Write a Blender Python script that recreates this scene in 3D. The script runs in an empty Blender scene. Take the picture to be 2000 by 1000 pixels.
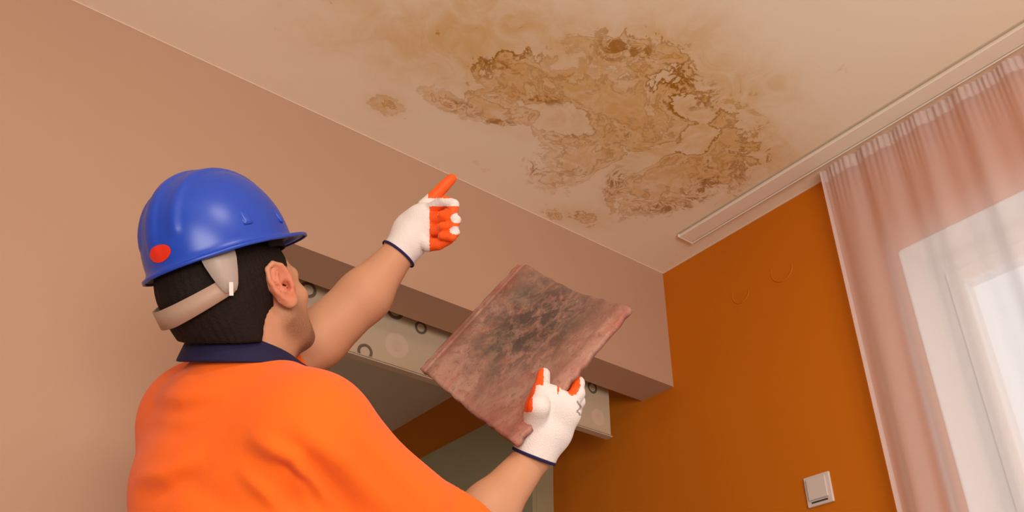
import bpy, bmesh, math, random
import numpy as np
from mathutils import Vector, Matrix

random.seed(4)
SC = bpy.context.scene
COL = SC.collection

# ------------------------------------------------------------------ camera
EYE = np.array([0.0, 0.0, 0.90])
RT = np.array([0.79796, -0.60257, 0.01327])
DN = np.array([0.34014, 0.43203, -0.83525])
FW = np.array([0.49756, 0.67101, 0.54970])
FPX = 1721.55
cam = bpy.data.cameras.new('camera')
cam.sensor_width = 36.0
cam.lens = FPX / 2000 * 36.0
cam.clip_start = 0.05
co = bpy.data.objects.new('camera', cam)
COL.objects.link(co)
co.matrix_world = Matrix(((RT[0], -DN[0], -FW[0], EYE[0]),
                          (RT[1], -DN[1], -FW[1], EYE[1]),
                          (RT[2], -DN[2], -FW[2], EYE[2]),
                          (0, 0, 0, 1)))
SC.camera = co

# ------------------------------------------------------------------ world and lights
SC.view_settings.view_transform = 'Standard'
SC.view_settings.look = 'None'
SC.view_settings.exposure = 0.0
SC.view_settings.gamma = 1.0
SC.view_settings.use_curve_mapping = False
w = bpy.data.worlds.new('overcast_sky')
SC.world = w
w.use_nodes = True
bg = w.node_tree.nodes['Background']
bg.inputs[0].default_value = (0.93, 0.96, 1.0, 1)
bg.inputs[1].default_value = 1.0


def area(name, loc, target, sx, sy, power, color):
    l = bpy.data.lights.new(name, 'AREA')
    l.shape = 'RECTANGLE'
    l.size, l.size_y = sx, sy
    l.energy = power
    l.color = color
    o = bpy.data.objects.new(name, l)
    COL.objects.link(o)
    o.location = loc
    o.rotation_euler = (Vector(target) - Vector(loc)).to_track_quat('-Z', 'Y').to_euler()
    return o


area('rear_fill', (-0.7, -2.2, 1.0), (1.0, 0.7, 2.65), 2.4, 1.4, 110, (1.0, 0.95, 0.91))  # unseen fill added behind the camera, aimed up to brighten the ceiling
area('overhead_fill', (0.15, -0.65, 2.55), (0.15, -0.64, 0.0), 0.6, 0.6, 20, (1.0, 0.94, 0.89))  # unseen overhead fill added behind the camera, no fixture modelled
area('next_room_fill', (-0.6, 4.9, 1.5), (1.5, 2.6, 2.3), 1.2, 1.2, 9, (1.0, 0.95, 0.85))  # added fill that lifts the dim next room, no window there


# ------------------------------------------------------------------ helpers
def P(px, py, d):
    """World point seen at pixel (px, py) of the 2000x1000 frame at forward distance d."""
    return EYE + d * ((px - 1000) / FPX * RT + (py - 500) / FPX * DN + FW)


def on_plane(px, py, axis, val):
    r = (px - 1000) / FPX * RT + (py - 500) / FPX * DN + FW
    return EYE + r * (val - EYE[axis]) / r[axis]


def proj(v):
    q = np.asarray(v) - EYE
    z = q @ FW
    return np.stack([1000 + FPX * (q @ RT) / z, 500 + FPX * (q @ DN) / z, z], -1)


def lin(c):
    c = c / 255.0
    return c / 12.92 if c <= 0.04045 else ((c + 0.055) / 1.055) ** 2.4


def rgb(r, g, b):
    return (lin(r), lin(g), lin(b), 1)


def unit(v):
    v = np.asarray(v, float)
    return v / np.linalg.norm(v)


def empty(name, loc=(0, 0, 0)):
    o = bpy.data.objects.new(name, None)
    o.location = tuple(float(a) for a in loc)
    o.empty_display_size = 0.1
    COL.objects.link(o)
    return o


def tag(o, label=None, cat=None, group=None, kind=None):
    if label: o['label'] = label
    if cat: o['category'] = cat
    if group: o['group'] = group
    if kind: o['kind'] = kind
    return o


def link(name, me, mats, parent=None, smooth=True):
    me.materials.clear()
    for m in (mats if isinstance(mats, (list, tuple)) else [mats]):
        me.materials.append(m)
    if smooth:
        me.polygons.foreach_set('use_smooth', [True] * len(me.polygons))
    o = bpy.data.objects.new(name, me)
    COL.objects.link(o)
    if parent:
        o.parent = parent
        q = parent
        off = Vector((0, 0, 0))
        while q:
            off += q.location
            q = q.parent
        o.location = -off     # meshes are written in world coordinates
    return o


def mesh_obj(name, verts, faces, mats, parent=None, smooth=False, fm=None):
    me = bpy.data.meshes.new(name)
    me.from_pydata([tuple(map(float, v)) for v in verts], [], faces)
    me.update()
    bm = bmesh.new(); bm.from_mesh(me)
    bmesh.ops.recalc_face_normals(bm, faces=bm.faces)
    bm.to_mesh(me); bm.free()
    o = link(name, me, mats, parent, smooth)
    if fm is not None:
        me.polygons.foreach_set('material_index', fm)
    return o


class MB:
    def __init__(s): s.v = []; s.f = []; s.m = []

    def box(s, a, b, m=0):
        n = len(s.v)
        x0, y0, z0 = a; x1, y1, z1 = b
        s.v += [(x0, y0, z0), (x1, y0, z0), (x1, y1, z0), (x0, y1, z0), (x0, y0, z1), (x1, y0, z1), (x1, y1, z1), (x0, y1, z1)]
        for q in ((0, 3, 2, 1), (4, 5, 6, 7), (0, 1, 5, 4), (1, 2, 6, 5), (2, 3, 7, 6), (3, 0, 4, 7)):
            s.f.append(tuple(n + i for i in q)); s.m.append(m)
        return s

    def build(s, name, mats, parent=None, bevel=0, smooth=False):
        o = mesh_obj(name, s.v, s.f, mats, parent, smooth, s.m)
        if bevel:
            md = o.modifiers.new('bevel', 'BEVEL'); md.width = bevel; md.segments = 3; md.limit_method = 'ANGLE'
        return o


# ------------------------------------------------------------------ materials
def mat(name, color, rough=0.6, bump=0.0, bscale=60, var=0.0, vscale=3, spec=0.3, sheen=0.0, sub=0.0):
    m = bpy.data.materials.new(name)
    m.use_nodes = True
    nt = m.node_tree; N = nt.nodes; L = nt.links
    p = N['Principled BSDF']
    p.inputs['Base Color'].default_value = color
    p.inputs['Roughness'].default_value = rough
    p.inputs['Specular IOR Level'].default_value = spec
    if sheen: p.inputs['Sheen Weight'].default_value = sheen
    if sub:
        p.inputs['Subsurface Weight'].default_value = sub
        p.inputs['Subsurface Radius'].default_value = (0.012, 0.005, 0.003)
        p.inputs['Subsurface Scale'].default_value = 1.0
    tc = N.new('ShaderNodeTexCoord')
    if var:
        n = N.new('ShaderNodeTexNoise'); n.inputs['Scale'].default_value = vscale; n.inputs['Detail'].default_value = 4
        L.new(tc.outputs['Object'], n.inputs['Vector'])
        mx = N.new('ShaderNodeMix'); mx.data_type = 'RGBA'
        mx.inputs[6].default_value = tuple(c * (1 - var) for c in color[:3]) + (1,)
        mx.inputs[7].default_value = tuple(min(1, c * (1 + var)) for c in color[:3]) + (1,)
        L.new(n.outputs['Fac'], mx.inputs[0]); L.new(mx.outputs[2], p.inputs['Base Color'])
    if bump:
        n = N.new('ShaderNodeTexNoise'); n.inputs['Scale'].default_value = bscale; n.inputs['Detail'].default_value = 5
        L.new(tc.outputs['Object'], n.inputs['Vector'])
        b = N.new('ShaderNodeBump'); b.inputs['Strength'].default_value = bump; b.inputs['Distance'].default_value = 0.002
        L.new(n.outputs['Fac'], b.inputs['Height']); L.new(b.outputs[0], p.inputs['Normal'])
    return m


M_pink = mat('pink_wall_paint', rgb(188, 152, 126), 0.75, 0.15, 300, 0.03, 2)
M_orange = mat('orange_wall_paint', rgb(200, 110, 10), 0.7, 0.15, 300, 0.04, 2, spec=0.2)
M_white = mat('white_trim', rgb(240, 226, 208), 0.45)
M_trim = mat('paint_edge', rgb(224, 196, 172), 0.6)
M_floor = mat('wood_floor', rgb(172, 160, 146), 0.5, 0.2, 20, 0.2, 6)
M_shirt = mat('orange_shirt_fabric', rgb(246, 108, 32), 0.85, 0.25, 900, 0.03, 8, spec=0.1, sheen=0.1)
M_navy = mat('navy_collar_fabric', rgb(28, 24, 58), 0.8, 0.3, 700)
M_trouser = mat('navy_trouser_fabric', rgb(40, 44, 66), 0.85, 0.3, 500)
M_boot = mat('black_leather', rgb(26, 22, 20), 0.5)
M_hair = mat('dark_brown_hair', rgb(30, 20, 16), 0.75, 0.9, 260, 0.3, 60, spec=0.15)
M_helmet = mat('blue_plastic', rgb(24, 68, 176), 0.32, 0.05, 30, spec=0.5)
M_gray = mat('grey_plastic', rgb(176, 160, 148), 0.4)
M_band = mat('beige_band_plastic', rgb(170, 142, 122), 0.5)
M_black = mat('black_padding', rgb(10, 8, 8), 0.9)
M_red = mat('red_sticker', rgb(220, 50, 30), 0.4)
M_glove = mat('white_knit', rgb(228, 218, 212), 0.9, 0.6, 420, 0.03, 40, spec=0.1)
M_rubber = mat('orange_rubber', rgb(250, 92, 26), 0.6, 0.3, 260, 0.08, 50)
M_cuff = mat('navy_cuff_thread', rgb(36, 30, 74), 0.9)
M_frame = mat('white_window_frame', rgb(235, 235, 235), 0.35)
M_cab = mat('pale_olive_panel', rgb(168, 156, 122), 0.5)
M_switch = mat('white_switch_plastic', rgb(214, 200, 192), 0.35)
M_cream = mat('cream_rail', rgb(196, 176, 150), 0.5)
M_print = mat('grey_print', rgb(150, 138, 134), 0.8)
M_dark = mat('dark_gap', rgb(70, 55, 45), 0.8)

# ------------------------------------------------------------------ signed distance modelling
BIG = 1.0


def smin(a, b, k):
    if k <= 0: return np.minimum(a, b)
    h = np.clip(0.5 + 0.5 * (b - a) / k, 0, 1)
    return b * (1 - h) + a * h - k * h * (1 - h)


class Vol:
    """Distance field on a regular grid; primitives only touch the window around them."""
    def __init__(s, lo, hi, res):
        s.lo = np.array(lo, float); s.res = res
        s.n = np.ceil((np.array(hi) - s.lo) / res).astype(int) + 1
        s.f = np.full(s.n, BIG, np.float32)

    def win(s, a, b, m):
        lo = np.minimum(a, b) - m; hi = np.maximum(a, b) + m
        i0 = np.clip(np.floor((lo - s.lo) / s.res).astype(int), 0, s.n)
        i1 = np.clip(np.ceil((hi - s.lo) / s.res).astype(int) + 1, 0, s.n)
        sl = tuple(slice(p, q) for p, q in zip(i0, i1))
        ax = [s.lo[k] + s.res * np.arange(i0[k], i1[k]) for k in range(3)]
        G = np.meshgrid(*ax, indexing='ij')
        return sl, np.stack(G, -1).astype(np.float32)

    def mix(s, sl, d, k, op):
        if d.size == 0: return
        F = s.f[sl]
        if op == 'u': s.f[sl] = smin(F, d, k)
        elif op == 's': s.f[sl] = -smin(-F, d, k)

    def cap(s, a, b, ra, rb=None, k=0.02, op='u'):
        rb = ra if rb is None else rb
        a = np.array(a, float); b = np.array(b, float)
        sl, X = s.win(a, b, max(ra, rb) + 2 * k + 0.03)
        ab = b - a; L2 = max(ab @ ab, 1e-9)
        t = np.clip(((X - a) @ ab) / L2, 0, 1)
        d = np.sqrt((((X - a) - t[..., None] * ab) ** 2).sum(-1)) - (ra + (rb - ra) * t)
        s.mix(sl, d, k, op); return s

    def chain(s, pts, rs, k=0.01):
        for i in range(len(pts) - 1): s.cap(pts[i], pts[i + 1], rs[i], rs[i + 1], k)
        return s

    def ell(s, c, ax, r, k=0.02, op='u'):
        c = np.array(c, float); A = np.array([unit(v) for v in ax]); r = np.array(r, float)
        sl, X = s.win(c, c, r.max() + 2 * k + 0.03)
        q = (X - c) @ A.T
        k0 = np.sqrt(((q / r) ** 2).sum(-1)); k1 = np.sqrt(((q / r ** 2) ** 2).sum(-1)) + 1e-6
        s.mix(sl, k0 * (k0 - 1) / k1, k, op); return s

    def X(s):
        ax = [s.lo[k] + s.res * np.arange(s.n[k]) for k in range(3)]
        return ax

    def plane(s, p, n, k=0.0):
        """cut away what lies on the side the normal points to"""
        n = unit(n); ax = s.X()
        d = (ax[0][:, None, None] - p[0]) * n[0] + (ax[1][None, :, None] - p[1]) * n[1] + (ax[2][None, None, :] - p[2]) * n[2]
        s.f = np.maximum(s.f, d.astype(np.float32)); return s

    def mesh(s):
        f = s.f; ins = f < 0
        c = [ins[i:f.shape[0] - 1 + i, j:f.shape[1] - 1 + j, k:f.shape[2] - 1 + k] for i in (0, 1) for j in (0, 1) for k in (0, 1)]
        al = c[0].copy(); an = c[0].copy()
        for q in c[1:]: al &= q; an |= q
        act = an & ~al
        idx = np.argwhere(act)
        ids = np.full(act.shape, -1, np.int64); ids[tuple(idx.T)] = np.arange(len(idx))
        acc = np.zeros((len(idx), 3)); cnt = np.zeros(len(idx))
        offs = [(i, j, k) for i in (0, 1) for j in (0, 1) for k in (0, 1)]
        val = {o: f[idx[:, 0] + o[0], idx[:, 1] + o[1], idx[:, 2] + o[2]].astype(float) for o in offs}
        for o in offs:
            for a in range(3):
                if o[a]: continue
                o2 = list(o); o2[a] = 1; o2 = tuple(o2)
                v0, v1 = val[o], val[o2]; cr = (v0 < 0) != (v1 < 0)
                t = np.where(cr, v0 / np.where(cr, v0 - v1, 1), 0)
                pnt = np.tile(np.array(o, float), (len(idx), 1)); pnt[:, a] += t
                acc[cr] += pnt[cr]; cnt[cr] += 1
        V = (idx + acc / cnt[:, None]) * s.res + s.lo
        Q = []
        for a in range(3):
            b, c2 = (a + 1) % 3, (a + 2) % 3
            sh0 = [slice(None)] * 3; sh1 = [slice(None)] * 3
            sh0[a] = slice(0, -1); sh1[a] = slice(1, None)
            A0 = ins[tuple(sh0)]; A1 = ins[tuple(sh1)]
            e = np.argwhere(A0 != A1)
            e = e[(e[:, b] > 0) & (e[:, c2] > 0) & (e[:, b] < f.shape[b] - 1) & (e[:, c2] < f.shape[c2] - 1)]
            flip = A0[tuple(e.T)]
            quad = []
            for db, dc in ((1, 1), (0, 1), (0, 0), (1, 0)):
                q = e.copy(); q[:, b] -= db; q[:, c2] -= dc
                quad.append(ids[tuple(q.T)])
            quad = np.stack(quad, 1)
            quad[~flip] = quad[~flip][:, ::-1]
            Q.append(quad)
        Q = np.concatenate(Q); Q = Q[(Q >= 0).all(1)]
        return V, Q


def smooth_mesh(V, Q, it=2, lam=0.5):
    for _ in range(it):
        acc = np.zeros_like(V); cnt = np.zeros(len(V))
        for i in range(4):
            a = Q[:, i]; b = Q[:, (i + 1) % 4]
            np.add.at(acc, a, V[b]); np.add.at(cnt, a, 1)
            np.add.at(acc, b, V[a]); np.add.at(cnt, b, 1)
        V = V * (1 - lam) + lam * acc / np.maximum(cnt, 1)[:, None]
    return V


def normals(V, Q):
    n = np.cross(V[Q[:, 2]] - V[Q[:, 0]], V[Q[:, 3]] - V[Q[:, 1]])
    N = np.zeros_like(V)
    for i in range(4): np.add.at(N, Q[:, i], n)
    return N / (np.linalg.norm(N, axis=1)[:, None] + 1e-12)


def crease(V, N, path, A, width, flip=None):
    """Raise (A>0) or sink (A<0) cloth along a path laid over the surface nearest the viewer."""
    pj = proj(V); nf = (N @ FW) < 0.2
    pts = []
    for (x, y) in path:
        dd = np.hypot(pj[:, 0] - x, pj[:, 1] - y)
        c = np.where((dd < 9) & nf)[0]
        if len(c) == 0: c = np.argsort(dd + 1e3 * (~nf))[:3]
        pts.append(V[c[np.argmin(pj[c, 2])]])
    pts = np.array(pts); best = np.full(len(V), 9.0); tt = np.zeros(len(V)); n = len(pts) - 1
    for i in range(n):
        a, b = pts[i], pts[i + 1]; ab = b - a
        t = np.clip(((V - a) @ ab) / (ab @ ab + 1e-9), 0, 1)
        d = np.linalg.norm(V - a - t[:, None] * ab, axis=1)
        m = d < best; best[m] = d[m]; tt[m] = (i + t[m]) / n
    g = A * np.exp(-(best / width) ** 2) * np.clip(np.sin(np.pi * (0.08 + 0.84 * tt)), 0, 1) ** 0.7
    if flip is not None: g = g * flip
    return V + N * g[:, None]


def sdf_obj(name, V, Q, mats, parent, matfn=None):
    me = bpy.data.meshes.new(name)
    me.vertices.add(len(V)); me.vertices.foreach_set('co', V.astype(np.float32).ravel())
    me.loops.add(len(Q) * 4); me.loops.foreach_set('vertex_index', Q.astype(np.int32).ravel())
    me.polygons.add(len(Q)); me.polygons.foreach_set('loop_start', np.arange(0, len(Q) * 4, 4, dtype=np.int32))
    me.update(calc_edges=True); me.validate()
    o = link(name, me, mats, parent)
    if matfn is not None:
        C = V[Q].mean(1); n = normals(V, Q); nf = n[Q].mean(1)
        me.polygons.foreach_set('material_index', matfn(C, nf).astype(np.int32))
    return o


# ================================================================== THE ROOM
H = 2.65            # ceiling height
XO = 2.095          # orange wall plane
YB = 1.885          # face of beam and pink wall
YB2 = 2.037         # back of the beam
ZB = 2.192          # underside of the beam
XL, YF, YR = -2.8, -2.8, 5.2

MB().box((XL - .1, YF - .1, -0.1), (XO + .3, YR + .1, 0)).build('floor', M_floor)['kind'] = 'structure'

# orange wall with the window opening
WY0, WY1, WZ0, WZ1 = -1.05, 1.004, 0.85, 2.288
b = MB()
b.box((XO, YF - .1, 0), (XO + .25, WY0, H)); b.box((XO, WY1, 0), (XO + .25, YR + .1, H))
b.box((XO, WY0, 0), (XO + .25, WY1, WZ0)); b.box((XO, WY0, WZ1), (XO + .25, WY1, H))
b.build('wall_right', M_orange)['kind'] = 'structure'

# pink wall with the beam over the opening to the next room
JX = float(on_plane(475, 438, 1, YB)[0])           # jamb of the opening, hidden behind the man
b = MB()
b.box((XL, YB, 0), (JX, YB2, H)); b.box((JX, YB, ZB), (XO, YB2, H))
b.build('wall_left', M_pink)['kind'] = 'structure'
MB().box((XL - .1, YF - .1, 0), (XL, YR + .1, H)).build('wall_far_left', M_pink)['kind'] = 'structure'
MB().box((XL, YF - .1, 0), (XO, YF, H)).build('wall_rear', M_pink)['kind'] = 'structure'
MB().box((XL, YR, 0), (XO, YR + .1, H)).build('wall_back', M_pink)['kind'] = 'structure'

# thin paint lines where the ceiling colour laps over the walls
MB().box((XL, YB - .003, H - .003), (XO, YB, H)).build('trim_1', M_trim)['kind'] = 'structure'
MB().box((XO - .003, YF, H - .003), (XO, YB, H)).build('trim_2', M_trim)['kind'] = 'structure'


# ---- ceiling with the water stain: the field 'wet' is the distance to the stained patches
def ceiling():
    x0, x1, y0, y1 = -0.3, XO + .3, -0.6, YB + .05
    st = 0.012
    xs = np.arange(x0, x1 + st / 2, st); ys = np.arange(y0, y1 + st / 2, st)
    # outer coarse coordinates
    xs = np.concatenate([[XL - .1], xs]); ys = np.concatenate([[YF - .1], ys, [YR + .1]])
    nx, ny = len(xs), len(ys)
    V = [(x, y, H) for y in ys for x in xs]
    F = [(j * nx + i, (j + 1) * nx + i, (j + 1) * nx + i + 1, j * nx + i + 1) for j in range(ny - 1) for i in range(nx - 1)]
    n = len(V)
    V += [(xs[0], ys[0], H + .1), (xs[-1], ys[0], H + .1), (xs[-1], ys[-1], H + .1), (xs[0], ys[-1], H + .1)]
    F.append((n, n + 1, n + 2, n + 3))
    me = bpy.data.meshes.new('ceiling'); me.from_pydata(V, [], F); me.update()
    pj = proj(np.array(V)); X, Y = pj[:, 0], pj[:, 1]
    ok = pj[:, 2] > 0.3
    X = np.where(ok, X, -5000); Y = np.where(ok, Y, -5000)

    def blobs(L):
        a = np.zeros(len(X))
        for (cx, cy, rx, ry, ang, wt) in L:
            c, s = math.cos(math.radians(ang)), math.sin(math.radians(ang))
            u = ((X - cx) * c + (Y - cy) * s) / rx; v = (-(X - cx) * s + (Y - cy) * c) / ry
            a = np.maximum(a, wt * np.clip(1.5 - np.hypot(u, v), 0, 1.5))
        return a
    # crisp wet patches (core), pale halo, brown spots, clean holes
    core = blobs([(1290, 350, 105, 62, -18, 1), (1130, 310, 95, 60, 0, 1), (1080, 265, 60, 40, 10, .9), (1180, 200, 190, 70, 8, .95),
                  (1290, 240, 120, 80, 0, .75), (1400, 290, 80, 100, 20, .62), (960, 215, 85, 28, 10, .95), (1010, 150, 90, 55, -10, .8),
                  (880, 200, 60, 20, 20, .85), (1075, 345, 40, 28, 0, .95), (1240, 110, 130, 40, 12, .8), (1040, 225, 60, 25, 0, .95),
                  (1140, 425, 30, 14, 10, .7), (1075, 420, 24, 10, 10, .6), (755, 205, 40, 22, 20, .6), (935, 320, 30, 10, 25, .5)])
    hole = blobs([(1095, 232, 52, 30, 5, 1.25), (1365, 270, 30, 24, -20, 1.2), (1345, 215, 42, 18, 10, .8), (1230, 325, 90, 15, -25, 1.2),
                  (1000, 270, 90, 22, 10, .6), (1130, 355, 60, 8, 0, .0)])
    halo = blobs([(1330, 210, 240, 200, 10, 1.1), (1050, 120, 330, 130, 10, 1), (800, 80, 260, 110, 15, .7), (1460, 260, 120, 130, 0, .8),
                  (760, 200, 70, 40, 10, .6), (1130, 420, 90, 30, 10, .5)])
    spot = blobs([(1225, 95, 55, 24, 12, 1), (1340, 150, 40, 16, 25, .9), (1180, 110, 40, 14, 0, .6), (1370, 370, 45, 22, -30, 1),
                  (1300, 405, 60, 12, -5, .8), (980, 130, 60, 14, 15, .6), (900, 210, 50, 14, 15, .7), (1060, 195, 60, 12, 5, .7),
                  (1200, 360, 22, 40, 20, .7), (1050, 330, 22, 40, 10, .6), (1390, 190, 16, 40, 0, .6), (980, 240, 50, 8, 5, .8),
                  (1370, 200, 60, 14, -30, .5), (1115, 265, 60, 10, -5, .5), (1440, 330, 50, 60, 0, .4)])
    for nm, arr in (('core', core - 0.9 * hole), ('halo', halo), ('spot', spot)):
        at = me.attributes.new(nm, 'FLOAT', 'POINT'); at.data.foreach_set('value', arr.astype(np.float32))
    m = bpy.data.materials.new('stained_ceiling_paint'); m.use_nodes = True
    nt = m.node_tree; N = nt.nodes; L = nt.links
    p = N['Principled BSDF']; p.inputs['Roughness'].default_value = 0.8; p.inputs['Specular IOR Level'].default_value = 0.2
    tc = N.new('ShaderNodeTexCoord')

    def noise(sc, det, dist=0.0, rough=0.6):
        n = N.new('ShaderNodeTexNoise'); n.inputs['Scale'].default_value = sc; n.inputs['Detail'].default_value = det
        n.inputs['Distortion'].default_value = dist; n.inputs['Roughness'].default_value = rough
        L.new(tc.outputs['Object'], n.inputs['Vector']); return n.outputs['Fac']

    def attr(nm):
        a = N.new('ShaderNodeAttribute'); a.attribute_name = nm; return a.outputs['Fac']

    def mth(op, a, b=None, c=None, clamp=False):
        n = N.new('ShaderNodeMath'); n.operation = op; n.use_clamp = clamp
        for i, v in enumerate((a, b, c)):
            if v is None: continue
            if isinstance(v, (int, float)): n.inputs[i].default_value = v
            else: L.new(v, n.inputs[i])
        return n.outputs[0]

    def sstep(v, lo, hi, o0=0, o1=1):
        n = N.new('ShaderNodeMapRange'); n.interpolation_type = 'SMOOTHSTEP'
        L.new(v, n.inputs[0]); n.inputs[1].default_value = lo; n.inputs[2].default_value = hi
        n.inputs[3].default_value = o0; n.inputs[4].default_value = o1
        return n.outputs[0]

    def mixc(f, a, b):
        n = N.new('ShaderNodeMix'); n.data_type = 'RGBA'
        L.new(f, n.inputs[0])
        for i, v in ((6, a), (7, b)):
            if isinstance(v, tuple): n.inputs[i].default_value = v
            else: L.new(v, n.inputs[i])
        return n.outputs[2]
    n1 = noise(9, 8, 1.5, 0.62); n2 = noise(28, 7, 0.8, 0.6); n3 = noise(3.5, 4, 0.5); n4 = noise(16, 9, 2.5, 0.7)
    c = mth('ADD', attr('core'), mth('MULTIPLY', mth('SUBTRACT', n1, 0.5), 2.0))
    c = mth('ADD', c, mth('MULTIPLY', mth('SUBTRACT', n2, 0.5), 0.9))
    mot = sstep(noise(22, 6, 1.2, 0.65), 0.38, 0.62)
    body = mth('MULTIPLY', sstep(c, 0.38, 0.60), mth('ADD', mth('MULTIPLY', mot, 0.80), 0.20))
    edge = mth('MULTIPLY', mth('MULTIPLY', sstep(c, 0.38, 0.44), sstep(c, 0.46, 0.62, 1, 0)), sstep(n3, 0.36, 0.58, 0.25, 1))
    inner = mth('MULTIPLY', sstep(c, 0.80, 0.86), sstep(c, 0.88, 1.02, 1, 0))
    hl = mth('ADD', attr('halo'), mth('MULTIPLY', mth('SUBTRACT', n3, 0.5), 1.2))
    hl = mth('MULTIPLY', sstep(hl, 0.15, 1.1), sstep(n1, 0.3, 0.65, 0.45, 1.0))
    sp = mth('MULTIPLY', attr('spot'), sstep(n4, 0.42, 0.60))
    sp = sstep(sp, 0.12, 0.8)
    base = rgb(242, 226, 202)
    col = mixc(mth('MULTIPLY', hl, 0.80), base, rgb(218, 176, 104))
    col = mixc(mth('MULTIPLY', body, 0.46), col, rgb(216, 160, 72))
    col = mixc(mth('MULTIPLY', mth('MULTIPLY', edge, attr('halo')), 0.80, None, True), col, rgb(168, 112, 12))
    col = mixc(mth('MULTIPLY', inner, 0.42), col, rgb(170, 118, 34))
    col = mixc(mth('MULTIPLY', sp, 0.80), col, rgb(164, 108, 8))
    L.new(col, p.inputs['Base Color'])
    bp = N.new('ShaderNodeBump'); bp.inputs['Strength'].default_value = 0.12; bp.inputs['Distance'].default_value = 0.002
    L.new(n2, bp.inputs['Height']); L.new(bp.outputs[0], p.inputs['Normal'])
    o = link('ceiling', me, m, None, False); o['kind'] = 'structure'


ceiling()


# ---- window behind the curtain
def window():
    r = empty('window_1', (XO + .12, 0, WZ0)); r['kind'] = 'structure'
    x0, x1 = XO + .14, XO + .20
    t = 0.045
    b = MB()
    b.box((x0, WY0, WZ0), (x1, WY1, WZ0 + t)); b.box((x0, WY0, WZ1 - t), (x1, WY1, WZ1))
    b.box((x0, WY0, WZ0 + t), (x1, WY0 + t, WZ1 - t)); b.box((x0, WY1 - t, WZ0 + t), (x1, WY1, WZ1 - t))
    b.box((x0, -.04, WZ0 + t), (x1, .04, WZ1 - t))
    b.build('window_frame', M_frame, r, .004)
    MB().box((XO, WY1 - .004, WZ0), (x0, WY1 + .001, WZ1)).box((XO, WY0, WZ1 - .004), (x0, WY1, WZ1 + .001)).box((XO, WY0 - .001, WZ0), (x0, WY0 + .004, WZ1)).build('reveal_lining', M_frame, r)
    g = bpy.data.materials.new('window_glass'); g.use_nodes = True
    nt = g.node_tree; nt.nodes.remove(nt.nodes['Principled BSDF'])
    tr = nt.nodes.new('ShaderNodeBsdfTransparent'); gl = nt.nodes.new('ShaderNodeBsdfGlossy'); gl.inputs['Roughness'].default_value = .02
    mx = nt.nodes.new('ShaderNodeMixShader'); mx.inputs[0].default_value = .06
    nt.links.new(tr.outputs[0], mx.inputs[1]); nt.links.new(gl.outputs[0], mx.inputs[2])
    nt.links.new(mx.outputs[0], nt.nodes['Material Output'].inputs[0])
    for (a, c) in ((WY0 + t + .006, -.046), (.046, WY1 - t - .006)):
        z0, z1 = WZ0 + t + .006, WZ1 - t - .006
        q = .045; s = MB()
        xa, xb = x0 - .012, x1 - .02
        s.box((xa, a, z0), (xb, c, z0 + q)); s.box((xa, a, z1 - q), (xb, c, z1))
        s.box((xa, a, z0 + q), (xb, a + q, z1 - q)); s.box((xa, c - q, z0 + q), (xb, c, z1 - q))
        so = s.build('window_sash', M_frame, r, .004)
        MB().box((xa + .02, a + q, z0 + q), (xa + .03, c - q, z1 - q)).build('glass_pane', g, so)
    MB().box((XO - .015, WY0 - .05, WZ0 - .035), (XO + .14, WY1 + .05, WZ0)).build('window_sill', M_frame, r, .006)


window()


# ---- curtain rail on the ceiling
def rail():
    r = empty('curtain_rail', (1.98, 0.5, H))
    tag(r, 'long white curtain rail fixed to the ceiling along the orange wall', 'curtain rail')
    y0, y1 = -2.3, 1.665
    b = MB()
    b.box((1.954, y0, H - .013), (2.012, y1, H)); b.box((2.018, y0, H - .013), (2.022, y1, H))
    b.box((2.012, y0, H - .005), (2.018, y1, H))
    b.build('rail_track', M_white, r, .002)
    MB().box((1.946, y0, H - .004), (1.9505, y1, H)).build('rail_edge', M_cream, r)
    MB().box((1.950, y1, H - .014), (2.023, y1 + .006, H)).build('end_cap', M_white, r, .002)


rail()


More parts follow.
